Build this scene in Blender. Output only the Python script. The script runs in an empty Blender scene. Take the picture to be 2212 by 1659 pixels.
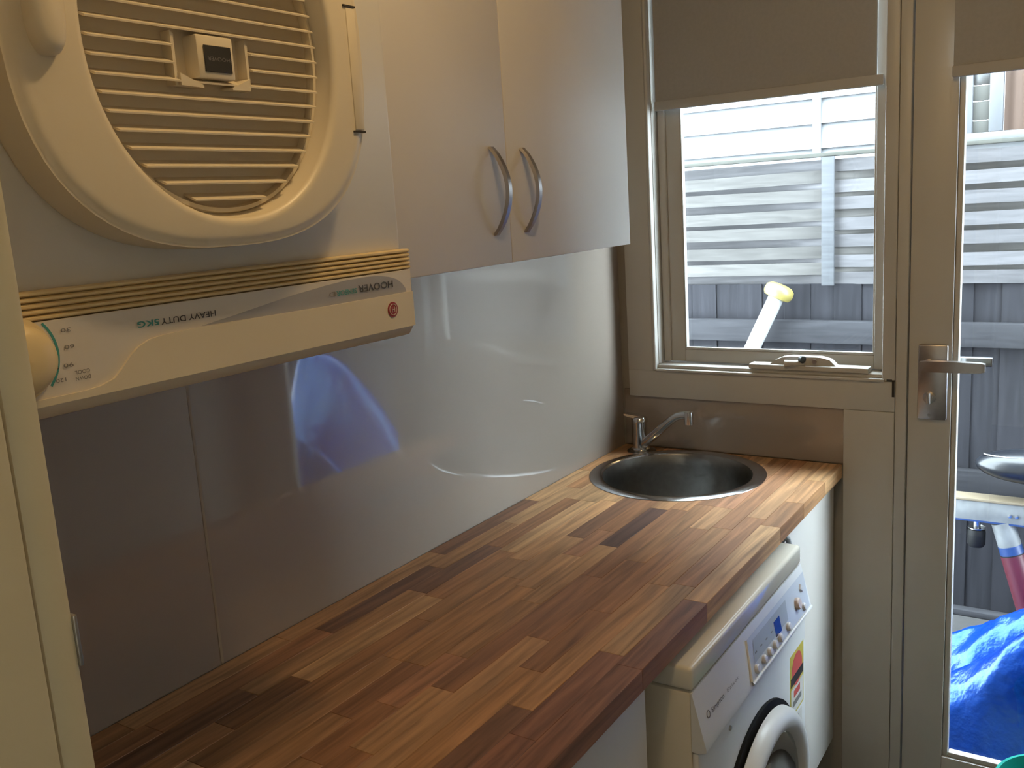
import bpy, bmesh, math, random
from mathutils import Vector, Matrix, noise as mnoise
S = bpy.context.scene
COL = S.collection
random.seed(7)
pi = math.pi

# ------------------------------------------------------------------ camera
cam_d = bpy.data.cameras.new('camera')
cam = bpy.data.objects.new('camera', cam_d); COL.objects.link(cam)
YAW, PITCH, ROLL, FPX = 0.58757, -0.18904, -0.06277, 2014.98
fw = Vector((-math.sin(YAW)*math.cos(PITCH), math.cos(YAW)*math.cos(PITCH), math.sin(PITCH)))
rt = Vector((math.cos(YAW), math.sin(YAW), 0)); up = rt.cross(fw)
r2 = math.cos(ROLL)*rt + math.sin(ROLL)*up; u2 = -math.sin(ROLL)*rt + math.cos(ROLL)*up
M = Matrix((r2, u2, -fw)).transposed().to_4x4(); M.translation = Vector((1.16965, -2.31832, 1.58670))
cam.matrix_world = M
cam_d.sensor_width = 36; cam_d.sensor_fit = 'HORIZONTAL'; cam_d.lens = FPX/2212*36; cam_d.clip_start = .02
S.camera = cam

# ------------------------------------------------------------------ light and exposure
S.view_settings.view_transform = 'Standard'; S.view_settings.look = 'None'
S.view_settings.exposure = 0.0; S.view_settings.gamma = 1; S.view_settings.use_curve_mapping = False
W = bpy.data.worlds.new('overcast_sky'); S.world = W; W.use_nodes = True
bg = W.node_tree.nodes['Background']; bg.inputs[0].default_value = (.80, .92, 1.0, 1); bg.inputs[1].default_value = 31.0
S.cycles.max_bounces = 10; S.cycles.diffuse_bounces = 6; S.cycles.glossy_bounces = 5; S.cycles.transparent_max_bounces = 12
S.cycles.sample_clamp_indirect = 4.0

def point_light(name, loc, energy, col, radius):
    d = bpy.data.lights.new(name, 'POINT'); d.energy = energy; d.color = col; d.shadow_soft_size = radius
    o = bpy.data.objects.new(name, d); COL.objects.link(o); o.location = loc; return o
LAMP = (.85, -1.525, 2.31)
point_light('ceiling_bulb', LAMP, 9.6, (1, .68, .32), .035)

# ------------------------------------------------------------------ materials
def nt(m):
    m.use_nodes = True; return m.node_tree.nodes, m.node_tree.links
def mat(name, col, rough=.5, metal=0., var=.05, scale=6., bump=0., bscale=150., coat=0., spec=.5, stretch=None, coat_rough=.03):
    m = bpy.data.materials.new(name); N, L = nt(m); b = N['Principled BSDF']
    b.inputs['Roughness'].default_value = rough; b.inputs['Metallic'].default_value = metal
    b.inputs['Specular IOR Level'].default_value = spec
    b.inputs['Coat Weight'].default_value = coat; b.inputs['Coat IOR'].default_value = 1.5 if name != 'taupe_glass' else 1.65; b.inputs['Coat Roughness'].default_value = coat_rough
    tc = N.new('ShaderNodeTexCoord'); mp = N.new('ShaderNodeMapping'); L.new(tc.outputs['Object'], mp.inputs[0])
    if stretch: mp.inputs['Scale'].default_value = stretch
    n = N.new('ShaderNodeTexNoise'); n.inputs['Scale'].default_value = scale; n.inputs['Detail'].default_value = 4; L.new(mp.outputs[0], n.inputs['Vector'])
    r = N.new('ShaderNodeMapRange'); L.new(n.outputs['Fac'], r.inputs['Value'])
    r.inputs[1].default_value = .25; r.inputs[2].default_value = .75; r.inputs[3].default_value = 1-var; r.inputs[4].default_value = 1+var
    v = N.new('ShaderNodeVectorMath'); v.operation = 'SCALE'; v.inputs[0].default_value = col[:3]; L.new(r.outputs[0], v.inputs['Scale'])
    L.new(v.outputs[0], b.inputs['Base Color'])
    if bump:
        n2 = N.new('ShaderNodeTexNoise'); n2.inputs['Scale'].default_value = bscale; n2.inputs['Detail'].default_value = 3; L.new(mp.outputs[0], n2.inputs['Vector'])
        bp = N.new('ShaderNodeBump'); bp.inputs['Strength'].default_value = bump; bp.inputs['Distance'].default_value = .01
        L.new(n2.outputs['Fac'], bp.inputs['Height']); L.new(bp.outputs[0], b.inputs['Normal'])
    return m

def wood_mat(name, sc=(75, 4.5, 75), lo=.50, hi=1.42, rough=.5, bump=.06, spec=.3):
    """grain along the local Y axis, tinted by the object's own colour"""
    m = bpy.data.materials.new(name); N, L = nt(m); b = N['Principled BSDF']; b.inputs['Roughness'].default_value = rough; b.inputs['Specular IOR Level'].default_value = spec
    tc = N.new('ShaderNodeTexCoord'); oi = N.new('ShaderNodeObjectInfo')
    add = N.new('ShaderNodeVectorMath'); add.operation = 'ADD'
    mul = N.new('ShaderNodeVectorMath'); mul.operation = 'SCALE'; mul.inputs[0].default_value = (13., 31., 7.); L.new(oi.outputs['Random'], mul.inputs['Scale'])
    L.new(tc.outputs['Object'], add.inputs[0]); L.new(mul.outputs[0], add.inputs[1])
    mp = N.new('ShaderNodeMapping'); mp.inputs['Scale'].default_value = sc; L.new(add.outputs[0], mp.inputs[0])
    n = N.new('ShaderNodeTexNoise'); n.inputs['Scale'].default_value = 1; n.inputs['Detail'].default_value = 5; n.inputs['Distortion'].default_value = .6; L.new(mp.outputs[0], n.inputs['Vector'])
    r = N.new('ShaderNodeMapRange'); L.new(n.outputs['Fac'], r.inputs['Value'])
    r.inputs[1].default_value = .25; r.inputs[2].default_value = .75; r.inputs[3].default_value = lo; r.inputs[4].default_value = hi
    v = N.new('ShaderNodeVectorMath'); v.operation = 'SCALE'; L.new(oi.outputs['Color'], v.inputs[0]); L.new(r.outputs[0], v.inputs['Scale'])
    L.new(v.outputs[0], b.inputs['Base Color'])
    bp = N.new('ShaderNodeBump'); bp.inputs['Strength'].default_value = bump; bp.inputs['Distance'].default_value = .004
    L.new(n.outputs['Fac'], bp.inputs['Height']); L.new(bp.outputs[0], b.inputs['Normal'])
    return m

def pane_mat(name, tint=(1, 1, 1)):
    m = bpy.data.materials.new(name); N, L = nt(m); N.remove(N['Principled BSDF']); out = N['Material Output']
    t = N.new('ShaderNodeBsdfTransparent'); t.inputs[0].default_value = (*tint, 1)
    g = N.new('ShaderNodeBsdfGlossy'); g.inputs['Roughness'].default_value = .01
    f = N.new('ShaderNodeFresnel'); ge = N.new('ShaderNodeNewGeometry'); mr = N.new('ShaderNodeMapRange')   # same facing curve on both faces of the pane
    mr.inputs[3].default_value = 1.45; mr.inputs[4].default_value = 1/1.45; L.new(ge.outputs['Backfacing'], mr.inputs[0]); L.new(mr.outputs[0], f.inputs[0])
    mx = N.new('ShaderNodeMixShader'); L.new(f.outputs[0], mx.inputs[0]); L.new(t.outputs[0], mx.inputs[1]); L.new(g.outputs[0], mx.inputs[2]); L.new(mx.outputs[0], out.inputs[0])
    return m

PAINT = mat('cream_gloss_paint', (.61, .595, .555), .38, var=.03)
JAMBP = mat('yellowed_cream_paint', (.58, .50, .33), .38, var=.03)
WALLP = mat('wall_paint', (.42, .385, .325), .7, var=.03, bump=.05)
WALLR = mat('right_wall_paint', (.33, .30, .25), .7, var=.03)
CEILP = mat('ceiling_paint', (.56, .53, .47), .8, var=.02)
FLOORM = mat('floor_vinyl', (.10, .085, .07), .5, var=.15, scale=20)
SPLASH = mat('taupe_glass', (.33, .28, .24), .45, var=.02, coat=1.0, spec=.3)
JOINT = mat('clear_silicone', (.36, .30, .22), .3)
LAMIN = mat('white_laminate', (.68, .65, .61), .42, var=.02)
ENAMEL = mat('white_enamel', (.70, .68, .63), .30, var=.02)
CREAM = mat('cream_plastic', (.70, .62, .47), .38, var=.03)
YELLOW = mat('yellow_cream_plastic', (.72, .57, .31), .38, var=.03)  # cream plastic, tinted yellower to paint in lamplight caught by the dryer ridges
PRINTW = mat('white_print', (.69, .64, .57), .4, var=.02)
PRINTG = mat('grey_print', (.36, .35, .36), .4, var=.02)
INKB = mat('black_ink', (.05, .045, .04), .5)
INKG = mat('grey_ink', (.20, .19, .18), .5)
INKT = mat('teal_ink', (.06, .30, .27), .5)
INKR = mat('red_badge', (.30, .035, .04), .3)
DARKP = mat('dark_plastic', (.035, .033, .03), .35)
RUBBER = mat('black_rubber', (.006, .006, .0065), .6, spec=.2)
CHROME = mat('chrome', (.75, .76, .78), .12, metal=1)
SATIN = mat('satin_chrome', (.50, .50, .50), .28, metal=1)
NICKEL = mat('brushed_nickel', (.52, .49, .47), .32, metal=1, var=.08, scale=40)
STEEL = mat('brushed_steel', (.30, .295, .285), .30, metal=1, var=.1, scale=60, bump=.03)
RIMM = mat('polished_steel', (.58, .58, .58), .16, metal=1, var=.04)
BLIND = mat('blind_fabric', (.44, .43, .42), .85, var=.04, scale=120, bump=.08, bscale=900)
BLINDB = mat('blind_bar', (.52, .505, .48), .6, var=.02)
GLASS = pane_mat('window_glass', (.96, .98, .98))
WOOD = wood_mat('acacia_wood')
WASHW = mat('washer_white', (.82, .83, .83), .28, var=.02)
WASHC = mat('washer_cream_side', (.72, .67, .56), .22, var=.03)
LIDM = mat('washer_cream_lid', (.80, .77, .68), .16, var=.02, coat=.6)
WASHG = mat('washer_panel_grey', (.60, .64, .70), .3)
LCD = mat('lcd_display', (.02, .03, .12), .15)
BUTTON = mat('button_plastic', (.70, .70, .72), .3)
DGLASS = mat('dark_door_glass', (.05, .053, .055), .08, coat=1)
STKY = mat('sticker_yellow', (.62, .52, .08), .5); STKR = mat('sticker_red', (.62, .10, .08), .5)
STKW = mat('sticker_white', (.75, .74, .70), .5); STKB = mat('sticker_blue', (.03, .08, .16), .5)
HOSE = mat('grey_hose', (.30, .32, .34), .45)
TEAL = mat('teal_plastic', (.015, .30, .25), .3)
TARP = mat('blue_tarp', (.0005, .017, .15), .26, var=.12, scale=14, bump=.55, bscale=26, spec=.5)
TARP.node_tree.nodes['Principled BSDF'].inputs['Specular Tint'].default_value = (.30, .72, 1, 1)
PALING = wood_mat('dark_stained_timber', (5, 60, 60), .75, 1.2, .8, .1, .06)
PALINGV = wood_mat('dark_stained_paling', (60, 60, 4), .75, 1.2, .8, .1, .06)
BOARDW = mat('white_weatherboard', (.095, .098, .104), .6, var=.02)
FRAMEW = mat('white_frame_paint', (.046, .048, .053), .5, var=.02)
BROWN = mat('brown_curtain', (.032, .015, .0075), .8, var=.12, stretch=(30, 1, 1))
PALEBL = mat('pale_blind', (.036, .036, .032), .8, var=.04)
GREYD = mat('dark_pane', (.027, .027, .027), .3)
SOIL = mat('concrete_path', (.028, .027, .027), .9, var=.2, scale=12, bump=.2, bscale=60)
DIRTYW = mat('chipped_white_paint', (.11, .115, .118), .55, var=.35, scale=18)
RAWTIM = mat('raw_timber', (.12, .094, .06), .7, var=.15, stretch=(3, 40, 40))
BLUEP = mat('blue_paint', (.009, .028, .10), .4); REDP = mat('red_paint', (.055, .0035, .0105), .45, var=.08)
SADDLE = mat('dark_vinyl', (.007, .008, .011), .3, var=.1, coat=.15, spec=.35)
PVC = mat('white_pvc', (.25, .255, .255), .35, var=.02); YCAP = mat('yellow_plastic', (.17, .14, .04), .4)
DARK = mat('dark_gap', (.03, .025, .02), .9)
SHADE = mat('lamp_white', (.75, .73, .68), .5)

# ------------------------------------------------------------------ mesh helpers  (a shape is (verts, faces))
def grab(bm):
    bm.verts.index_update(); v = [x.co.copy() for x in bm.verts]; f = [[q.index for q in p.verts] for p in bm.faces]; bm.free(); return v, f
def box(x0, x1, y0, y1, z0, z1, bev=0., seg=2):
    bm = bmesh.new(); bmesh.ops.create_cube(bm, size=1)
    for v in bm.verts: v.co = Vector(((x0+x1)/2+v.co.x*(x1-x0), (y0+y1)/2+v.co.y*(y1-y0), (z0+z1)/2+v.co.z*(z1-z0)))
    if bev: bmesh.ops.bevel(bm, geom=list(bm.edges), offset=bev, segments=seg, profile=.5, affect='EDGES')
    return grab(bm)
def frame_at(d):
    d = d.normalized(); a = Vector((0, 0, 1)) if abs(d.z) < .9 else Vector((1, 0, 0)); u = d.cross(a).normalized(); return u, d.cross(u).normalized()
def tube(pts, r, n=14, caps=True):
    pts = [Vector(p) for p in pts]; rs = r if isinstance(r, (list, tuple)) else [r]*len(pts); V = []; F = []
    prev = None
    for i, p in enumerate(pts):
        d = (pts[min(i+1, len(pts)-1)]-pts[max(i-1, 0)]).normalized()
        if prev is None: u, w = frame_at(d)
        else: u = (prev - d*prev.dot(d)).normalized(); w = d.cross(u)
        prev = u
        for k in range(n): a = 2*pi*k/n; V.append(p+rs[i]*(math.cos(a)*u+math.sin(a)*w))
    for i in range(len(pts)-1):
        for k in range(n): a = i*n+k; b = i*n+(k+1) % n; F.append([a, b, b+n, a+n])
    if caps: F.append(list(range(n))[::-1]); F.append([(len(pts)-1)*n+k for k in range(n)])
    return V, F
def lathe(o, ax, prof, n=40, close=False):
    """prof: (radius, height along ax)"""
    o = Vector(o); ax = Vector(ax).normalized(); u, w = frame_at(ax); V = []; F = []
    for r, h in prof:
        for k in range(n): a = 2*pi*k/n; V.append(o+ax*h+max(r, 1e-5)*(math.cos(a)*u+math.sin(a)*w))
    m = len(prof)
    for i in range(m-1 if not close else m):
        j = (i+1) % m
        for k in range(n): F.append([i*n+k, i*n+(k+1) % n, j*n+(k+1) % n, j*n+k])
    return V, F
def prism(poly, axis, a0, a1):
    """extrude polygon: axis 0 -> poly is (y,z); 1 -> (x,z); 2 -> (x,y)"""
    def P(p, a): return Vector((a, p[0], p[1])) if axis == 0 else Vector((p[0], a, p[1])) if axis == 1 else Vector((p[0], p[1], a))
    n = len(poly); V = [P(p, a0) for p in poly]+[P(p, a1) for p in poly]
    return V, [list(range(n))[::-1], list(range(n, 2*n))]+[[i, (i+1) % n, (i+1) % n+n, i+n] for i in range(n)]
def bands(rings, close_u=True, cap0=False, cap1=False):
    n = len(rings[0]); V = [Vector(p) for r in rings for p in r]; F = []
    for i in range(len(rings)-1):
        for k in range(n if close_u else n-1): F.append([i*n+k, i*n+(k+1) % n, (i+1)*n+(k+1) % n, (i+1)*n+k])
    if cap0: F.append(list(range(n))[::-1])
    if cap1: F.append([(len(rings)-1)*n+k for k in range(n)])
    return V, F
def sphere(c, r, n=20, m=12):
    c = Vector(c); r = r if isinstance(r, (tuple, list)) else (r, r, r)
    return bands([[c+Vector((r[0]*math.sin(t)*math.cos(2*pi*k/n), r[1]*math.sin(t)*math.sin(2*pi*k/n), r[2]*math.cos(t))) for k in range(n)] for t in [max(.02, min(pi-.02, pi*i/m)) for i in range(m+1)]], cap0=True, cap1=True)

def world_loc(o):
    v = Vector((0, 0, 0))
    while o is not None: v = v+o.location; o = o.parent
    return v
def put(name, m, parent, *shapes, sharp=38, color=None):
    V = []; F = []
    for v, f in shapes: k = len(V); V += v; F += [[i+k for i in q] for q in f]
    lo = [min(v[i] for v in V) for i in range(3)]; hi = [max(v[i] for v in V) for i in range(3)]
    c = Vector([(lo[i]+hi[i])/2 for i in range(3)])
    me = bpy.data.meshes.new(name); me.from_pydata([v-c for v in V], [], F)
    bm = bmesh.new(); bm.from_mesh(me); bmesh.ops.recalc_face_normals(bm, faces=bm.faces); bm.to_mesh(me); bm.free()
    me.polygons.foreach_set('use_smooth', [True]*len(me.polygons)); me.set_sharp_from_angle(angle=math.radians(sharp))
    me.materials.append(m); o = bpy.data.objects.new(name, me); COL.objects.link(o)
    o.parent = parent; o.location = c-world_loc(parent) if parent else c
    if color: o.color = (*color, 1)
    return o
def thing(name, label, cat, loc, group=None):
    o = bpy.data.objects.new(name, None); o.empty_display_size = .05; COL.objects.link(o); o.location = loc
    o['label'] = label; o['category'] = cat
    if group: o['group'] = group
    return o
def tag(o, label, cat, group=None):
    o['label'] = label; o['category'] = cat
    if group: o['group'] = group
    return o
def struct(name, m, *shapes, parent=None):
    o = put(name, m, parent, *shapes)
    if parent is None: o['kind'] = 'structure'
    return o
def struct_root(name, loc):
    o = bpy.data.objects.new(name, None); COL.objects.link(o); o.location = loc; o['kind'] = 'structure'; return o
def lettering(name, body, h, origin, ux, uz, m, parent, width=None, bold=0.):
    """flat printed text: cap height h, origin = bottom-left of the word, ux reading direction, uz up direction"""
    c = bpy.data.curves.new(name, 'FONT'); c.body = body; c.size = 1; c.offset = bold; c.resolution_u = 3
    t = bpy.data.objects.new(name, c); COL.objects.link(t)
    me = bpy.data.meshes.new_from_object(t.evaluated_get(bpy.context.evaluated_depsgraph_get()))
    bpy.data.objects.remove(t); bpy.data.curves.remove(c)
    xs = [v.co.x for v in me.vertices]; w0, w1 = min(xs), max(xs)
    sx = (width/(w1-w0)) if width else h/.7
    ux = Vector(ux); uz = Vector(uz); nn = ux.cross(uz); o0 = Vector(origin)
    V = [o0+ux*((v.co.x-w0)*sx)+uz*(v.co.y*h/.7)+nn*.0004 for v in me.vertices]; F = [list(p.vertices) for p in me.polygons]
    bpy.data.meshes.remove(me)
    return put(name, m, parent, (V, F))

# ================================================================== the room
RX, YB, ZC = 1.62, -2.06, 2.42        # right wall, wall with the inner doorway, ceiling
struct('floor', FLOORM, box(-.5, 2.6, -4.2, .13, -.1, 0))
struct('ceiling', CEILP, box(-.5, 2.6, -4.2, .25, ZC, ZC+.12))
wl = struct('wall_left', WALLP, box(-.16, -.008, YB, .13, 0, ZC))
# glass splashback sheets with a silicone joint
struct('splashback_panel', SPLASH, box(-.0075, 0, -1.438, -.001, .90, 1.50), parent=wl)
struct('splashback_panel', SPLASH, box(-.0075, 0, YB+.002, -1.443, .90, 1.50), parent=wl)
struct('splashback_joint', JOINT, box(-.006, .0004, -1.443, -1.438, .90, 1.50), parent=wl)
struct('wall_right', WALLR, box(RX, RX+.12, YB, .13, 0, ZC))
WX0, WX1, WZ0, WZ1 = .104, .695, 1.117, 2.22      # window hole
DX0, DX1, DZ1 = .749, 1.497, 2.08                 # door hole
we = struct('wall_end', WALLP, box(-.16, .7225, .015, .13, 0, WZ0), box(-.16, WX0-.012, .015, .13, WZ0, ZC),
       box(WX0-.012, RX+.12, .015, .13, WZ1, ZC), box(DX1+.03, RX+.12, .015, .13, 0, WZ1), box(.7225, DX1+.03, .015, .13, 2.101, WZ1))
struct('splashback_panel', SPLASH, box(.001, .606, .006, .0148, .90, 1.06), parent=we)
struct('wall_back', WALLP, box(-.16, .668, YB-.13, YB, 0, ZC), box(1.54, RX+.12, YB-.13, YB, 0, ZC), box(.668, 1.54, YB-.13, YB, 2.08, ZC))
struct('wall_hall_left', WALLP, box(-.5, -.4, -4.2, YB-.13, 0, ZC))
struct('wall_hall_right', WALLP, box(2.5, 2.6, -4.2, YB-.13, 0, ZC))
struct('wall_hall_back', WALLP, box(-.5, 2.6, -4.3, -4.2, 0, ZC))
# inner doorway the picture is taken from: lining, architrave, small strike plate
tr = struct_root('trim_1', (.69, YB-.06, 0))
put('jamb_lining', JAMBP, tr, box(.668, .700, YB-.15, YB-.0165, 0, 2.08, .002))
put('architrave', JAMBP, tr, box(.628, .6985, YB-.0155, YB+.004, 0, 2.13, .004))
put('strike_plate', SATIN, tr, box(.676, .699, YB+.003, YB+.0055, 1.352, 1.382, .0008))
tr3 = struct_root('trim_3', (1.52, YB-.06, 0))
put('jamb_lining', PAINT, tr3, box(1.505, 1.54, YB-.15, YB-.002, 0, 2.08, .002))
put('architrave', PAINT, tr3, box(1.508, 1.575, YB, YB+.016, 0, 2.13, .004))

# ------------------------------------------------------------------ window_1
w1 = struct_root('window_1', (.4, .05, 1.117))
put('architrave', PAINT, w1, box(.022, .096, -.003, .016, 1.1166, 2.235, .001), box(.0965, .7225, -.003, .0145, 2.225, 2.30, .001))
put('bead', PAINT, w1, box(.096, .106, -.006, .016, 1.117, 2.222, .0045, 3))
put('apron', PAINT, w1, box(.022, .7225, -.003, .0145, 1.043, 1.1165, .001))
put('mullion', PAINT, w1, box(.693, .7225, -.003, .128, 1.117, 2.222, .003))
put('window_frame', PAINT, w1, box(.0925, .106, .0165, .128, 1.117, 2.22), box(.106, .693, .0165, .128, 2.19, 2.2195))
put('sill', PAINT, w1, box(.1065, .7, -.010, .05, 1.1167, 1.1235, .002), box(.1065, .6925, .004, .128, 1.1237, 1.133, .002))
put('sash', PAINT, w1, box(.109, .1285, .045, .085, 1.136, 2.185, .003), box(.1287, .170, .052, .080, 1.136, 2.185, .003),
    box(.664, .6915, .045, .085, 1.136, 2.185, .003), box(.1705, .6635, .048, .082, 1.136, 1.170, .003), box(.1705, .6635, .048, .082, 2.14, 2.185, .003))
put('glazing_bead', PAINT, w1, box(.1705, .6635, .050, .062, 1.1702, 1.177, .002), box(.1705, .1745, .050, .062, 1.177, 2.139, .0015), box(.6595, .6635, .050, .062, 1.177, 2.139, .0015))
put('window_pane', GLASS, w1, box(.1705, .6635, .0660, .0700, 1.171, 2.1395))
# chain winder on the sill
wd = put('chain_winder', PAINT, w1, box(.365, .662, -.004, .036, 1.1340, 1.147, .003))
put('winder_cover', PAINT, wd, prism([(.418, 1.1472), (.432, 1.158), (.448, 1.165), (.47, 1.1685), (.545, 1.168), (.568, 1.162), (.583, 1.1472)], 1, .006, .032))
put('crank', PAINT, wd, tube([(.505, .004, 1.153), (.485, -.010, 1.1545), (.462, -.014, 1.1535)], [.0065, .007, .009], 12))
put('crank_knob', DARKP, wd, tube([(.4985, -.001, 1.164), (.5065, -.006, 1.163)], [.0085, .0095], 14))
put('winder_socket', NICKEL, wd, tube([(.532, .006, 1.158), (.532, -.001, 1.158)], .0055, 12))
# vertical trim board between window and door, with a broken corner
tb = struct_root('trim_2', (.66, 0, 0))
put('trim_board', PAINT, tb, box(.6035, .7225, -.003, .0145, 0, 1.0425, .003))
put('door_jamb', PAINT, tb, box(.7235, .7485, -.001, .128, 0, 2.10, .002))
put('head_jamb', PAINT, tb, box(.7490, 1.497, -.001, .128, 2.0805, 2.10, .002))
put('door_jamb', PAINT, tb, box(1.4975, 1.5295, -.001, .128, 0, 2.10, .002))
put('chipped_gap', DARK, tb, box(.7165, .7221, -.0045, .004, 1.080, 1.121), box(.704, .7164, -.0045, .004, 1.1178, 1.1225))
# ------------------------------------------------------------------ glazed back door
d1 = struct_root('door_1', (1.12, .02, 0))
GX0, GX1, GZ0, GZ1 = .858, 1.372, .175, 1.93
put('stile', PAINT, d1, box(.7515, .8445, .006, .046, .008, 2.076, .0015))
put('stile', PAINT, d1, box(GX1+.0135, 1.4945, .006, .046, .008, 2.076, .0015))
put('bottom_rail', PAINT, d1, box(.8447, GX1+.0133, .006, .046, .008, GZ0-.0135, .0015))
put('top_rail', PAINT, d1, box(.8447, GX1+.0133, .006, .046, GZ1+.0135, 2.076, .0015))
put('glazing_bead', PAINT, d1, box(.8449, GX0, .012, .034, GZ0-.013, GZ1+.013, .004), box(GX1, GX1+.0131, .012, .034, GZ0-.013, GZ1+.013, .004),
    box(GX0, GX1, .012, .034, GZ0-.013, GZ0, .004), box(GX0, GX1, .012, .034, GZ1, GZ1+.013, .004))
put('door_pane', GLASS, d1, box(GX0-.004, GX1+.004, .025, .029, GZ0-.004, GZ1+.004))
lp = put('lock_plate', NICKEL, d1, box(.773, .8375, -.006, .0058, 1.031, 1.210, .0045, 2))
put('lever_handle', NICKEL, lp, tube([(.796, -.007, 1.166), (.796, -.04, 1.166)], .0105, 16), bands([[(x, -.036-d, 1.166-h), (x, -.036+d*.2, 1.166-h), (x, -.036+d*.2, 1.166+h), (x, -.036-d, 1.166+h)] for x, d, h in ((.783, .010, .010), (.80, .016, .0125), (.86, .016, .0125), (.91, .014, .011), (.919, .012, .009))], cap0=True, cap1=True))
put('thumb_turn', NICKEL, lp, lathe((.800, -.0062, 1.085), (0, -1, 0), [(.014, 0), (.014, .004), (.009, .007), (.009, .012), (0, .0125)], 20), box(.796, .804, -.026, -.014, 1.071, 1.099, .002))
put('screw', NICKEL, lp, lathe((.8, -.0062, 1.042), (0, -1, 0), [(.004, 0), (.003, .0012), (0, .0014)], 12))
put('outside_lever', CHROME, d1, tube([(.80, .047, 1.165), (.80, .095, 1.165)], .0105, 16), box(.790, .920, .088, .112, 1.144, 1.166, .003))
# ------------------------------------------------------------------ roller blinds
def blind(x0, x1, y, zb, ztop, label, ty=.012, bk=.010):
    t = thing('roller_blind', label, 'blind', ((x0+x1)/2, y, ztop), 'roller blinds at window and door')
    put('blind_fabric', BLIND, t, box(x0, x1-.014, y-.0008, y+.0008, zb+.022, ztop))
    put('bottom_bar', BLINDB, t, box(x0-.002, x1+.002, y-.006, y+.006, zb, zb+.024, .0025))
    put('roller_tube', SATIN, t, tube([(x0, y+ty, ztop+.012), (x1, y+ty, ztop+.012)], .014, 18))
    put('bracket', PAINT, t, box(x0-bk, x0-.0035, y-.012, y+ty+.012, ztop-.014, ztop+.04, .002))
    put('bracket', PAINT, t, box(x1+.0035, x1+bk, y-.012, y+ty+.012, ztop-.014, ztop+.04, .002))
    return t
blind(.117, .682, .022, 1.8045, 2.155, 'cream roller blind half drawn over the window left of the back door', 0, .0095)
blind(.834, 1.40, -.010, 1.800, 2.16, 'cream roller blind at the top of the glazed back door')

# ================================================================== base cabinets, worktop, sink
def base_cabinet(y0, y1, doors, label):
    t = thing('base_cabinet', label, 'cabinet', (.29, (y0+y1)/2, 0), 'white cabinets under the worktop')
    put('carcass', LAMIN, t, box(.01, .566, y0, y0+.012, .15, .858), box(.01, .566, y1-.012, y1, .15, .858), box(.01, .566, y0+.0122, y1-.0122, .15, .166), box(.01, .022, y0+.0122, y1-.0122, .166, .858))
    put('kickboard', DARK, t, box(.515, .53, y0, y1, 0.001, .149))
    n = len(doors)-1
    for i in range(n): put('cabinet_door', LAMIN, t, box(.5665, .585, doors[i]+.0015, doors[i+1]-.0015, .152, .856, .0012))
    return t
base_cabinet(-.423, -.016, [-.423, -.016], 'white cabinet under the sink between washing machine and trim board')
base_cabinet(-2.05, -1.125, [-2.05, -1.59, -1.125], 'white cabinet under the near worktop end beside the washing machine')

SC, SR = Vector((.252, -.222)), .208      # sink centre and cut-out radius
wt = thing('worktop', 'oiled butcher block worktop of mixed brown staves with a round sink', 'worktop', (.3, -1.03, .865))
palette = [(v[0]*1.18, v[1]*1.18, v[2]*1.18) for v in [(.38, .21, .10), (.33, .175, .08), (.29, .145, .065), (.43, .255, .125), (.24, .115, .055), (.34, .165, .085), (.18, .09, .05), (.31, .16, .07), (.40, .235, .115), (.27, .13, .06)]]
rows = 14; rw = .6/rows
def stave_shapes(x0, x1, y0, y1):
    z0, z1 = .865, .9
    dx = max(x0-SC.x, 0, SC.x-x1); dy = max(y0-SC.y, 0, SC.y-y1)
    if math.hypot(dx, dy) >= SR: return [box(x0, x1, y0, y1, z0, z1, .0006, 1)]
    out = []
    for sgn in (-1, 1):      # the parts before and behind the round hole
        n = 8; poly = []
        far = y0 if sgn < 0 else y1
        pts = []
        for i in range(n+1):
            x = x0+(x1-x0)*i/n; h = SR*SR-(x-SC.x)**2
            yc = SC.y+sgn*math.sqrt(h) if h > 0 else SC.y
            pts.append((x, min(yc, y1) if sgn < 0 else max(yc, y0)))
        edge = [(p[0], p[1]) for p in pts]
        if all(abs(p[1]-far) < .002 for p in edge) or (sgn < 0 and max(p[1] for p in edge) <= y0) or (sgn > 0 and min(p[1] for p in edge) >= y1): continue
        edge = [(x, max(y, y0+.0005) if sgn < 0 else min(y, y1-.0005)) for x, y in edge]
        poly = [(x0, far), (x1, far)]+edge[::-1]
        out.append(prism(poly, 2, z0, z1))
    return out
rnd = random.Random(23)
for r in range(rows):
    x0, x1 = .001+r*rw, .001+(r+1)*rw-.0003
    y = -.0005-rnd.uniform(.0, .25) if r not in (7,) else -.06
    cuts = [-.0005]
    if r == 7: cuts += [-.20, -.485, -.735]
    while cuts[-1] > YB+.22: cuts.append(cuts[-1]-rnd.choice([.16, .22, .27, .33, .38, .45])*rnd.uniform(.9, 1.1)*(.45 if len(cuts) == 1 else 1))
    cuts[-1] = YB+.008
    for a, b in zip(cuts[1:], cuts[:-1]):
        sh = stave_shapes(x0, x1, a+.00015, b-.00015)
        if not sh: continue
        c = list(rnd.choice(palette)); k = rnd.uniform(.85, 1.15); c = [v*k for v in c]
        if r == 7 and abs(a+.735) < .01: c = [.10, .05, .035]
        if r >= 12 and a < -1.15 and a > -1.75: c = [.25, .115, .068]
        put('stave', WOOD, wt, *sh, color=c)

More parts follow.
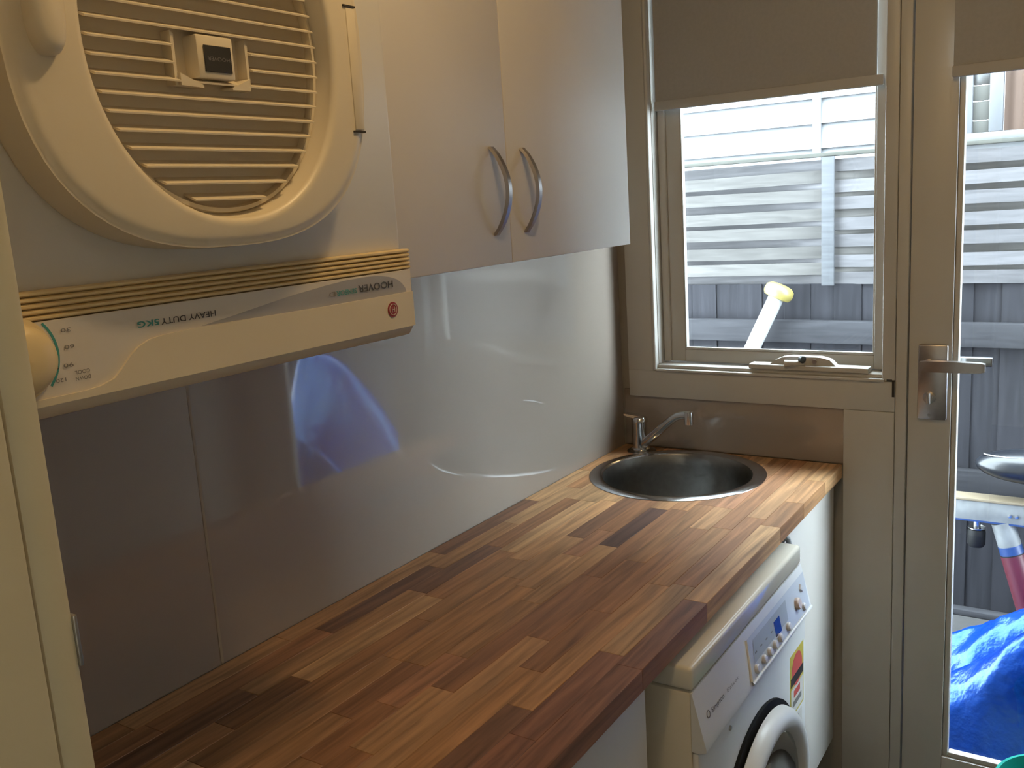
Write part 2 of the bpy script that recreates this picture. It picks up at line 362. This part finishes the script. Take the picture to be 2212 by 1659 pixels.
sk = thing('sink', 'round stainless steel sink bowl set into the worktop corner', 'sink', (SC.x, SC.y, .9))
o3 = (SC.x, SC.y, .9)
put('rim', RIMM, sk, lathe(o3, (0, 0, 1), [(.186, .0005), (.192, .0040), (.200, .0052), (.212, .0040), (.219, .0015), (.2195, .0003)], 72))
put('bowl', STEEL, sk, lathe(o3, (0, 0, 1), [(.1858, .0004), (.183, -.006), (.180, -.03), (.175, -.12), (.166, -.145), (.145, -.160), (.10, -.166), (.04, -.170)], 72))
put('drain', CHROME, sk, lathe(o3, (0, 0, 1), [(.044, -.168), (.040, -.1665), (.034, -.169), (.030, -.172), (0, -.1725)], 36))
put('tap_ledge', STEEL, sk, lathe((.075, -.05, .9002), (0, 0, 1), [(.040, 0), (.039, .0022), (.030, .0028), (0, .0028)], 32))
tp = thing('mixer_tap', 'chrome mixer tap with angled spout behind the round sink', 'tap', (.072, -.05, .9032))
put('tap_body', CHROME, tp, lathe((.072, -.05, .9032), (0, 0, 1), [(.0265, 0), (.0265, .004), (.0215, .008), (.0205, .074), (.0225, .078), (.0225, .086), (.018, .092), (0, .0925)], 28))
put('lever', CHROME, tp, bands([[(.092, -.042, .993), (.092, -.058, .993), (.092, -.058, .984), (.092, -.042, .984)],
    [(.068, -.037, 1.000), (.068, -.063, 1.000), (.068, -.063, .991), (.068, -.037, .991)],
    [(.036, -.052, 1.007), (.036, -.075, 1.007), (.036, -.075, 1.002), (.036, -.052, 1.002)]], cap0=True, cap1=True))
put('spout', CHROME, tp, tube([(.086, -.0555, .922), (.12, -.070, .950), (.170, -.0915, .992), (.196, -.1025, 1.012), (.212, -.1092, 1.021), (.232, -.118, 1.0265), (.2535, -.1265, 1.028)], [.0125, .0120, .0115, .0112, .0112, .0112, .0112], 16))
put('aerator', CHROME, tp, lathe((.2475, -.1243, 1.029), (0, 0, -1), [(0, -.0085), (.011, -.008), (.0118, 0), (.0118, .024), (.0095, .026), (0, .0262)], 20))

# ================================================================== wall cabinet
wc = thing('wall_cabinet', 'white two-door wall cabinet with curved handles beside the dryer', 'cabinet', (.16, -1.03, 1.495))
put('carcass', LAMIN, wc, box(.0005, .3125, -1.470, -.597, 1.4965, 2.30, .001))
for y0, y1, hy in ((-1.470, -1.0345, -1.078), (-1.0325, -.597, -.988)):
    d = put('cabinet_door', LAMIN, wc, box(.3130, .331, y0, y1, 1.495, 2.30, .0015))
    zs = [1.541+(1.678-1.541)*i/12 for i in range(13)]
    bow = [math.sin(pi*i/12) for i in range(13)]
    put('bow_handle', NICKEL, d, bands([[(.3315+.030*b**.8-.0028, hy-.0065, z), (.3315+.030*b**.8-.0028, hy+.0065, z), (.3315+.030*b**.8+.0028, hy+.0045, z), (.3315+.030*b**.8+.0028, hy-.0045, z)] for b, z in zip(bow, zs)], cap0=True, cap1=True), sharp=50)

# ================================================================== tumble dryer (hung upside down)
DY0, DY1 = -2.052, -1.474
dr = thing('tumble_dryer', 'cream tumble dryer hung upside down on the wall beside the cabinets', 'dryer', (.24, -1.76, 1.444))
put('body', ENAMEL, dr, box(.001, .465, DY0, DY1, 1.5225, 2.29, .006))
prof = [(.001, 1.444), (.460, 1.444), (.467, 1.446), (.4755, 1.4575), (.4755, 1.5215), (.001, 1.5215)]
cp = put('control_panel', CREAM, dr, prism(prof, 1, DY0, DY1))
for k in range(5):
    z = 1.5242+k*.0047
    put('ridge', YELLOW, dr, bands([[(.4645, y, z), (.4655, y, z-.0021), (.4735, y, z-.0021), (.4762, y, z-.0008), (.4762, y, z+.0008), (.4735, y, z+.0021), (.4655, y, z+.0021)] for y in (DY0, DY1+.0005)], cap0=True, cap1=True), sharp=60)
XF = .4757
put('white_fascia', PRINTW, cp, prism([(DY0, 1.461), (DY1-.001, 1.461), (DY1-.001, 1.5213), (DY0, 1.5213)], 0, XF-.0002, XF+.0003))
put('grey_swoosh', PRINTG, cp, prism([(-1.774, 1.4974), (-1.735, 1.5022), (-1.7046, 1.5064), (-1.66, 1.5122), (-1.6113, 1.5171), (-1.58, 1.5193), (-1.5515, 1.5198), (-1.53, 1.5190), (-1.5132, 1.5163), (-1.500, 1.5125), (-1.4909, 1.5067), (-1.4860, 1.501), (-1.4847, 1.4965), (-1.60, 1.4950)], 0, XF+.0003, XF+.0006))
low = [(-1.4755, 1.4565), (-1.4755, 1.4962), (-1.62, 1.4958), (-1.74, 1.4968), (-1.79, 1.4966), (-1.8154, 1.4958), (-1.830, 1.4940), (-1.8415, 1.4895), (-1.850, 1.4835), (-1.8595, 1.4743), (-1.868, 1.4672), (-1.8813, 1.4634), (-1.8950, 1.4622), (DY0, 1.4622), (DY0, 1.4565)]
put('lower_trim', CREAM, cp, prism(low, 0, XF, XF+.0028))
DN, UPD = (0, -1, 0), (0, 0, -1)
X1 = XF+.0009
lettering('brand_lettering', 'HOOVER', .0075, (X1, -1.508, 1.5117), DN, UPD, INKB, cp, .0575, .012)
lettering('teal_lettering', 'SENSOR', .0052, (X1, -1.5680, 1.5095), DN, UPD, INKT, cp, .0315, .015)
lettering('grey_lettering', 'D', .0052, (X1, -1.6010, 1.5093), DN, UPD, INKG, cp, .0095)
lettering('black_lettering', 'HEAVY DUTY', .0052, (X1-.0003, -1.7572, 1.5095), DN, UPD, INKB, cp, .0585, .01)
lettering('teal_lettering', '5KG', .0050, (X1-.0003, -1.8175, 1.5098), DN, UPD, INKT, cp, .0215, .02)
for s, y, z in (('30', -1.8985, 1.5138), ('60', -1.8975, 1.5005), ('90', -1.9005, 1.4862), ('120', -1.9085, 1.4755), ('COOL', -1.8875, 1.4792), ('DOWN', -1.8875, 1.4742)):
    lettering('dial_lettering', s, .0030, (X1-.0003, y, z), DN, UPD, INKG, cp, .0085 if len(s) < 4 else .013, .01)
put('red_badge', INKR, cp, lathe((XF+.0029, -1.514, 1.4795), (1, 0, 0), [(.0085, 0), (.0085, .0007), (0, .0009)], 28))
put('badge_ring', CREAM, cp, lathe((XF+.0030, -1.514, 1.4795), (1, 0, 0), [(.0064, .0007), (.0064, .0011), (.0058, .0011), (.0058, .0007)], 28))
lettering('badge_emblem', 'H', .0062, (XF+.0040, -1.5116, 1.4826), DN, UPD, CREAM, cp, .0050)
KY, KZ = -1.948, 1.4955
arc = [(KY+.0375*math.cos(a), KZ+.0375*math.sin(a)) for a in [math.radians(-42+84*i/24) for i in range(25)]]
arci = [(KY+.0355*math.cos(a), KZ+.0355*math.sin(a)) for a in [math.radians(-42+84*i/24) for i in range(25)]]
arc = [(y, min(1.521, max(1.4625, z))) for y, z in arc]; arci = [(y, min(1.521, max(1.4625, z))) for y, z in arci]
put('teal_arc', INKT, cp, prism(arc+arci[::-1], 0, XF+.0003, XF+.0006))
kn = put('timer_knob', YELLOW, dr, lathe((XF+.0006, KY, KZ), (1, 0, 0), [(.0325, 0), (.0325, .003), (.0285, .0042), (.027, .014), (.0245, .0195), (.019, .0235), (.010, .0255), (0, .026)], 36))
put('pointer_mark', INKB, kn, box(XF+.0036, XF+.0046, KY+.0285, KY+.0325, KZ-.012, KZ-.009))
# door ring
RY, RZ, RA, RB, RN = -1.750, 1.742, .188, .176, 2.6
def sup(a, b, n, k=72):
    out = []
    for i in range(k):
        t = 2*pi*i/k; c, s = math.cos(t), math.sin(t)
        out.append((math.copysign(abs(c)**(2/n), c)*a, math.copysign(abs(s)**(2/n), s)*b))
    return out
IY, IZ, IA, IB = -1.742, 1.738, .1325, .147
outer = lambda d, x: [(x, RY+p[0], RZ+p[1]) for p in sup(RA-d, RB-d, RN)]
inner = lambda d, x: [(x, IY+p[0], IZ+p[1]) for p in sup(IA+d, IB+d, 2.1)]
dd = put('dryer_door', CREAM, dr, bands([outer(.003, .4655), outer(0, .469), outer(0, .472), outer(0, .4990), outer(.0004, .5075), outer(.0028, .5075), outer(.0065, .5100), outer(.0100, .5108), outer(.0125, .5110),
     inner(.0085, .5118), inner(.006, .5118), inner(.0035, .5112), inner(.0008, .5090), inner(0, .5060), inner(-.002, .492), inner(-.004, .490), inner(-.004, .474)]), sharp=50)
put('vent_back', CREAM, dd, bands([inner(-.004, .4845), inner(-.004, .4700)], cap0=True, cap1=True))
put('inner_lip', CREAM, dd, bands([inner(-.004, .4880), inner(-.0055, .4925), inner(-.0090, .4930), inner(-.0105, .488), inner(-.0105, .476), inner(-.004, .476)]))
BY0, BY1, BZ0, BZ1 = -1.7855, -1.7035, 1.7025, 1.7465
pit = .01405; k = 0; z = 1.6075
while z < IZ+IB-.012:
    q = abs(z-IZ)/(IB-.010)
    if q < 1:
        hw = (IA-.0105)*(1-q**2.1)**(1/2.1)
        spans = [(IY-hw, IY+hw)]
        if BZ0+.004 < z < BZ1-.004: spans = [(IY-hw, BY0-.001), (BY1+.001, IY+hw)]
        for a, b in spans:
            if b-a > .01:
                put('slat', CREAM, dd, bands([[(.4840, y, z+.0050), (.4840, y, z+.0066), (.4985, y, z+.0014), (.5000, y, z+.0006), (.4998, y, z-.0008), (.4975, y, z-.0004)] for y in (a, b)], cap0=True, cap1=True), sharp=25)
    z += pit
# small handle block in the middle of the vent
hb = put('latch_block', CREAM, dd, box(.474, .502, -1.764, -1.7245, BZ0+.007, BZ1-.001, .002))
put('block_cheek', CREAM, hb, box(.4755, .4965, BY0, BY0+.003, BZ0, BZ1))
put('block_cheek', CREAM, hb, box(.4755, .4965, BY1-.003, BY1, BZ0, BZ1))
put('gusset', CREAM, hb, bands([[(.476, BY0+.0032, BZ0+.001), (.500, BY0+.0032, BZ0), (.500, BY0+.0032, BZ0+.010), (.476, BY0+.0032, BZ0+.012)], [(.476, -1.760, BZ0+.0005), (.501, -1.760, BZ0-.001), (.501, -1.760, BZ0+.001), (.476, -1.760, BZ0+.003)]], cap0=True, cap1=True))
put('gusset', CREAM, hb, bands([[(.476, BY1-.0032, BZ0+.001), (.500, BY1-.0032, BZ0), (.500, BY1-.0032, BZ0+.010), (.476, BY1-.0032, BZ0+.012)], [(.476, -1.7285, BZ0+.0005), (.501, -1.7285, BZ0-.001), (.501, -1.7285, BZ0+.001), (.476, -1.7285, BZ0+.003)]], cap0=True, cap1=True))
put('name_plate', DARKP, hb, box(.5021, .5032, -1.7575, -1.7285, BZ0+.0125, BZ1-.0095, .0004, 1))
lettering('plate_lettering', 'HOOVER', .0032, (.5034, -1.7310, 1.7275), DN, UPD, INKG, hb, .024)
# hinge cover on the left and finger grip slot on the right
put('hinge_cover', CREAM, dd, bands([[(x, -1.906+a*1.0, 1.752+b) for a, b in sup(.0145-e, .040-e, 2.8, 36)] for x, e in ((.505, 0), (.517, .0005), (.523, .003), (.5255, .0075))], cap0=True, cap1=True), sharp=50)
put('door_grip', CREAM, dd, box(.5080, .5125, -1.5850, -1.5720, 1.671, 1.788, .001))
put('grip_slot', DARK, dd, box(.5090, .5127, -1.5885, -1.5715, 1.6683, 1.6702))

put('grip_slot', DARK, dd, box(.5090, .5127, -1.5885, -1.5715, 1.7888, 1.7907))
# ================================================================== washing machine
wm = thing('washing_machine', 'white front-loading washing machine with cream lid under the worktop', 'washer', (.33, -.738, 0))
A, B = -1.040, -.442
FX = .634
put('cabinet_body', WASHC, wm, box(.06, FX-.012, A, B, .02, .804, .004))
put('front_panel', WASHW, wm, box(FX-.0118, FX, A, B, .02, .700, .004))
put('lid', LIDM, wm, box(.06, .626, A-.001, B-.001, .8062, .848, .008, 4))
prs = [(.7035, .640), (.7065, .6475), (.711, .6478), (.722, .6450), (.760, .6356), (.8045, .6248)]
fas = put('fascia', WASHW, wm, prism([(FX-.0115, .7015), (.637, .7015)]+[(x, z) for z, x in prs]+[(FX-.0115, .8045)], 1, A-.0005, B+.0005))
put('drawer_gap', DARK, fas, box(FX+.0002, FX+.0012, A+.015, -.84, .696, .7005))
def onf(y, z, e=0.):          # point on the sloping fascia front
    for (z0, x0), (z1, x1) in zip(prs[:-1], prs[1:]):
        if z <= z1: break
    return (x0+(x1-x0)*(z-z0)/(z1-z0)+e, y, z)
def fquad(yl_t, yr_t, zt, zb, yl_b=None, yr_b=None, e1=.0008):
    n = 8; yl_b = yl_t if yl_b is None else yl_b; yr_b = yr_t if yr_b is None else yr_b
    zs = [zb+(zt-zb)*i/n for i in range(n+1)]; m = n+1
    V = [Vector(onf(yl_b+(yl_t-yl_b)*i/n, z, e1)) for i, z in enumerate(zs)]+[Vector(onf(yr_b+(yr_t-yr_b)*i/n, z, e1)) for i, z in enumerate(zs)]
    return V, [[i, i+1, m+i+1, m+i] for i in range(n)]
put('control_strip', WASHG, fas, fquad(-.797, -.4435, .788, .7185, -.817, -.452))
put('strip_lip', WASHW, fas, tube([onf(-.799, .789, .0006), onf(-.806, .76, .0008), onf(-.818, .722, .0016), onf(-.8165, .7165, .0020), onf(-.62, .7155, .0022), onf(-.446, .7150, .0022)], .0026, 8))
put('button_field', mat('button_field', (.42, .46, .50), .4), fas, fquad(-.77, -.575, .778, .741, -.79, -.585, .0012))
put('display', LCD, fas, fquad(-.660, -.625, .766, .738, -.664, -.629, .0016))
for y in (-.785, -.744, -.712, -.680, -.648, -.594):
    put('button', BUTTON, fas, lathe(onf(y, .7305, 0), (1, 0, .24), [(.0085, 0), (.0085, .005), (.0065, .007), (0, .0075)], 18))
put('power_button', mat('pink_button', (.66, .55, .50), .3), fas, lathe(onf(-.521, .7485, 0), (1, 0, .24), [(.0125, 0), (.0125, .006), (.010, .009), (0, .0095)], 24))
put('side_button', BUTTON, fas, lathe(onf(-.488, .7295, 0), (1, 0, .24), [(.008, 0), (.008, .004), (.006, .006), (0, .0065)], 18))
put('start_button', BUTTON, fas, lathe(onf(-.481, .766, 0), (1, 0, .24), [(.0085, 0), (.0085, .003), (.007, .005), (0, .0055)], 4))
for y in [-.775+.030*i for i in range(5)]:
    put('print_mark', INKG, fas, fquad(y, y+.010, .7565, .7540, e1=.0015))
put('logo_ring', INKG, fas, lathe(onf(-1.0035, .7535, .0002), (1, 0, .24), [(.0065, 0), (.0065, .0006), (.0050, .0006), (.0050, 0)], 24))
SL = Vector((-.24, 0, 1)).normalized()
lettering('brand_lettering', 'Simpson', .0085, onf(-.9915, .7495, .0008), (0, 1, 0), SL, INKG, fas, .056, .01)
lettering('model_lettering', 'Eziset', .0060, onf(-.920, .7500, .0008), (0, 1, 0), SL, mat('pale_grey_ink', (.36, .36, .36), .5), fas, .055)
put('panel_screw', SATIN, wm, lathe((FX+.0002, -.900, .672), (1, 0, 0), [(.005, 0), (.004, .003), (0, .0035)], 14))
# door
DC = (FX+.0003, -.752, .390)
put('door_gap_ring', RUBBER, wm, lathe(DC, (1, 0, 0), [(.236, 0), (.236, .006), (.215, .009), (.208, 0)], 64))
wd2 = put('washer_door', WASHW, wm, lathe(DC, (1, 0, 0), [(.214, .0095), (.226, .014), (.224, .026), (.215, .036), (.204, .040), (.192, .039), (.183, .033), (.1785, .022)], 72), sharp=60)
put('door_glass', DGLASS, wd2, lathe(DC, (1, 0, 0), [(.1784, .024), (.165, .026), (.12, .016), (.07, .008), (0, .006)], 56))
put('door_latch', WASHW, wd2, box(FX+.038, FX+.050, -.962, -.936, .340, .440, .005))
# stickers
st = put('energy_sticker', STKY, wm, box(FX+.0001, FX+.0005, -.552, -.457, .500, .640))
put('sticker_arc', STKR, st, lathe((FX+.0006, -.5045, .597), (1, 0, 0), [(.036, 0), (.036, .0003), (0, .0003)], 32))
put('sticker_band', DARKP, st, box(FX+.0006, FX+.0011, -.548, -.461, .570, .590))
put('sticker_field', STKW, st, box(FX+.0006, FX+.0009, -.546, -.463, .505, .563))
put('sticker_stars', STKR, st, box(FX+.0010, FX+.0012, -.528, -.485, .540, .555))
put('sticker_lines', INKG, st, box(FX+.0010, FX+.0012, -.534, -.475, .520, .532))
s2 = put('round_sticker', STKW, wm, box(FX+.0001, FX+.0004, -.520, -.470, .420, .492))
put('sticker_drop', STKB, s2, prism([(-.495, .488), (-.485, .470), (-.480, .453), (-.485, .438), (-.495, .430), (-.504, .438), (-.509, .453), (-.504, .470)], 0, FX+.0005, FX+.0007))
hs = put('drain_hose', HOSE, None, tube([(.55, -.4325, .60), (.57, -.4325, .80), (.583, -.4325, .845), (.5925, -.4325, .8575), (.5945, -.430, .852), (.595, -.420, .832), (.595, -.4135, .80), (.595, -.412, .70), (.595, -.412, .30)], .0055, 12))
tag(hs, 'grey hose looping over behind the washing machine under the worktop', 'hose')

# ================================================================== bucket inside by the door
bk = thing('bucket', 'teal plastic bucket on the floor by the back door', 'bucket', (1.112, -.19, 0))
put('tub', TEAL, bk, lathe((1.112, -.19, .001), (0, 0, 1), [(0, .004), (.088, .002), (.092, 0), (.095, .004), (.127, .262), (.131, .266), (.131, .276), (.124, .277), (.123, .268), (.091, .010), (0, .009)], 48))
put('handle', SATIN, bk, tube([(1.112+.133*math.cos(a), -.19-.085*math.sin(a)*1.0-.0, .262-.10*math.sin(a)) for a in [pi*i/16 for i in range(17)]], .0025, 8))
# ceiling light fitting above the room (out of frame)
cl = thing('ceiling_light', 'round white ceiling light fitting above the dryer', 'lamp', (LAMP[0], LAMP[1], ZC))
put('base_plate', SHADE, cl, lathe((LAMP[0], LAMP[1], ZC), (0, 0, -1), [(.055, 0), (.055, .012), (.02, .02), (.018, .05), (0, .051)], 28))

# ================================================================== outside
struct('ground', SOIL, box(-4, 5, .131, 5.2, -.2, -.1))
FY = 1.5
fe = thing('paling_fence', 'weathered timber fence with woven slats above dark palings', 'fence', (.6, FY, -.1))
rf = random.Random(3)
x = -1.7
while x < 2.95:
    w = .10
    c = rf.uniform(.015, .0195)
    yo = rf.uniform(0, .002)+(.007 if int(round(x*10)) % 2 else 0)
    put('paling', PALINGV, fe, box(x-.003, x+w+.003, FY+yo, FY+yo+.0065, -.098, 1.20, .001, 1), color=(c*.95, c*.95, c*1.12))
    x += w
for z0, z1, c in ((.965, 1.055, .025), (.40, .49, .020), (-.0985, -.075, .03)):
    put('rail', PALING, fe, box(-1.7, 3.0, FY-.045, FY-.0005, z0, z1, .003), color=(c, c*1.0, c*1.12))
BX0, BP = .18, .86
def slat(z, h, ph, tone, i):
    n = 60; r1 = []
    for k in range(n+1):
        xx = -1.7+4.7*k/n
        yy = FY+.010+ph*.020*math.cos(pi*(xx-BX0-.43)/BP)+.002*math.sin(7*xx+i)
        dz = .004*math.sin(2.3*xx+1.7*i)
        r1.append([(xx, yy-.004, z+dz), (xx, yy-.004, z+h+dz), (xx, yy+.004, z+h+dz), (xx, yy+.004, z+dz)])
    put('woven_slat', PALING, fe, bands(r1, cap0=True, cap1=True), color=tone, sharp=30)
for i in range(13):
    c = rf.uniform(.050, .080)
    slat(1.196+i*.0365, .048, 1 if i % 2 else -1, (c, c*.97, c*1.02) if i % 2 == 0 else (c*.90, c*.86, c*.83), i)
put('top_rail', PALING, fe, box(-1.7, 3.0, FY-.018, FY+.038, 1.697, 1.712, .003), color=(.048, .048, .043))
for k in range(-2, 4):
    xx = BX0+k*BP
    put('batten', PALING, fe, box(xx-.024, xx+.024, FY-.030, FY-.018, 1.196, 1.696, .002), color=(.060, .062, .067))

# neighbour's house
HY = 3.8
ho = thing('neighbour_house', 'white weatherboard house standing beyond the fence', 'house', (-.5, HY, -.1))
put('wall_core', BOARDW, ho, box(-4, .318, HY+.03, HY+.2, -.1, 6.0), box(1.52, 5.5, HY+.03, HY+.2, -.1, 6.0), box(.318, 1.52, HY+.03, HY+.2, -.1, 1.77), box(.318, 1.52, HY+.03, HY+.2, 2.7, 6.0))
z = 1.665
i = 0
while z < 5.8:
    for a, b in ((-4., -.49), (-.4885, .318), (1.522, 5.5)):
        put('weatherboard', BOARDW, ho, ([Vector(p) for p in ((a, HY-.020, z), (b, HY-.020, z), (b, HY+.012, z+.160), (a, HY+.012, z+.160), (a, HY+.03, z), (b, HY+.03, z), (b, HY+.03, z+.16), (a, HY+.03, z+.16))], [[0, 1, 2, 3], [4, 7, 6, 5], [0, 4, 5, 1], [3, 2, 6, 7], [0, 3, 7, 4], [1, 5, 6, 2]]))
    z += .1515; i += 1
put('cover_strip', BOARDW, ho, box(-.515, -.465, HY-.026, HY+.0, 1.6, 5.9, .002))
hw = put('house_window', FRAMEW, ho, box(.320, .388, HY-.03, HY+.06, 1.77, 2.7, .004), box(.474, .545, HY-.03, HY+.06, 1.83, 2.7, .004), box(1.46, 1.52, HY-.03, HY+.06, 1.77, 2.7, .004),
    box(.388, 1.46, HY-.025, HY+.06, 2.88, 2.7, .004), box(.30, 1.54, HY-.06, HY+.06, 1.775, 1.828, .004))
for z0, z1, m in ((1.829, 1.897, PALEBL), (1.900, 2.004, PALEBL), (2.007, 2.092, PALEBL), (2.095, 2.20, GREYD), (2.203, 2.63, PALEBL)):
    put('blind_fold', m, hw, box(.389, .4735, HY+.010, HY+.03, z0, z1, .003))
put('curtain', BROWN, hw, bands([[(.546+.913*k/60, HY+.03+.006*math.sin(k*1.3), zz) for k in range(61)] for zz in (1.829, 2.629)], close_u=False))

# blue tarpaulin heaped outside the door
def tz(x, y):
    def g(v, c, s): return math.exp(-((v-c)/s)**2)
    fx = max(0, min(1, (x-.42)/.75)); fx = fx*fx*(3-2*fx); fr = max(0, min(1, (2.22-x)/.35)); fr = fr*fr*(3-2*fr)
    hi = max(0, min(1, (x-1.05)/.75)); hi = hi*hi*(3-2*hi)*.62
    a = (.30+.20*fx+hi*.55)*g(y, .30+.05*math.sin(3*x), .155)
    b = (.28+.16*fx+hi)*g(y, .68+.06*math.sin(2.2*x+1), .19+.06*hi)
    edge = max(0, min(1, (y-.145)/.10)); far = max(0, min(1, (1.02-y)/.16))
    h = max(a, b)*.88+.12*(a+b)
    n1 = mnoise.fractal(Vector((x*5.5, y*9, 3.1)), 1.0, 2.1, 4)*.030
    n2 = mnoise.ridged_multi_fractal(Vector((x*3.1+y*1.5, y*5, 9.)), 1., 2., 3, 1., 2.)*.016
    return -.098+(h*fr*(.35+.65*fx)+n1+n2)*far*min(1, edge*1.0)+.02*far
gx, gy = 130, 84
rows_ = []
for j in range(gy+1):
    y = .14+.90*j/gy
    rows_.append([(.50+1.75*i/gx, y, max(-.098, tz(.50+1.75*i/gx, y))) for i in range(gx+1)])
tp_ = put('tarpaulin', TARP, None, bands(rows_, close_u=False), sharp=180)
sol = tp_.modifiers.new('thickness', 'SOLIDIFY'); sol.thickness = .0015; sol.offset = 1
tag(tp_, 'crumpled blue tarpaulin heaped over things outside the glass door', 'tarpaulin')

# old bike-like frame behind the tarpaulin
ex = thing('exercise_bike', 'old white bike frame with dark glossy saddle behind the blue tarpaulin', 'bike', (1.15, 1.12, -.1))
EY = 1.12
put('beam', DIRTYW, ex, box(.62, 1.62, EY-.03, EY+.03, .418, .492, .004))
put('beam_cap', RAWTIM, ex, box(.61, 1.63, EY-.035, EY+.035, .4925, .502, .002))
put('beam_stripe', BLUEP, ex, box(.62, 1.62, EY-.0305, EY-.0295, .418, .424))
for xx in (.885, .905): put('bolt', SATIN, ex, lathe((xx, EY-.0302, .452), (0, -1, 0), [(.007, 0), (.006, .004), (0, .005)], 14))
ft = put('rubber_foot', RUBBER, ex, lathe((.782, EY, .385), (0, 0, -1), [(.014, 0), (.027, .002), (.029, .012), (.029, .055), (.024, .064), (0, .065)], 24))
put('foot_bolt', SATIN, ft, tube([(.782, EY, .417), (.782, EY, .386)], .012, 14), lathe((.782, EY, .3905), (0, 0, -1), [(.028, 0), (.028, .004), (.014, .005)], 18))
def leg(t0, t1): 
    p0, p1 = Vector((.862, EY, .418)), Vector((1.02, EY-.03, -.10)); return p0.lerp(p1, t0), p0.lerp(p1, t1)
put('leg', DIRTYW, ex, tube(leg(0, .15), .037, 18)); put('leg_band', BLUEP, ex, tube(leg(.15, .205), .038, 18)); put('leg_stripe', RUBBER, ex, tube(leg(.205, .212), .0385, 18)); put('lower_leg', REDP, ex, tube(leg(.212, 1), .0385, 18))
put('leg', DIRTYW, ex, tube([(1.52, EY, .418), (1.58, EY, -.1)], .037, 18))
put('seat_post', DIRTYW, ex, tube([(1.02, EY, .50), (.965, EY, .60)], .02, 14))
put('saddle', SADDLE, ex, sphere((.955, EY, .622), (.185, .085, .058), 36, 18))
put('saddle_piping', SATIN, ex, tube([(.955+.160*math.cos(a), EY-.058*math.sin(a), .657+.004*math.sin(a)) for a in [pi*i/24 for i in range(25)]], .003, 8))

# white pipe with yellow cap leaning on the fence
pb, ptop = Vector((-.53, 1.08, -.098)), Vector((.006, 1.40, 1.176))
pp = thing('plastic_pipe', 'white plastic pipe with yellow end cap leaning against the fence', 'pipe', pb)
ax = (ptop-pb).normalized()
put('pipe', PVC, pp, tube([pb+ax*.02, ptop], .031, 24))
put('end_cap', YCAP, pp, lathe(ptop-ax*.014, ax, [(.0315, -.012), (.050, -.008), (.058, .004), (.060, .018), (.056, .034), (.042, .045), (.02, .049), (0, .0495)], 32))
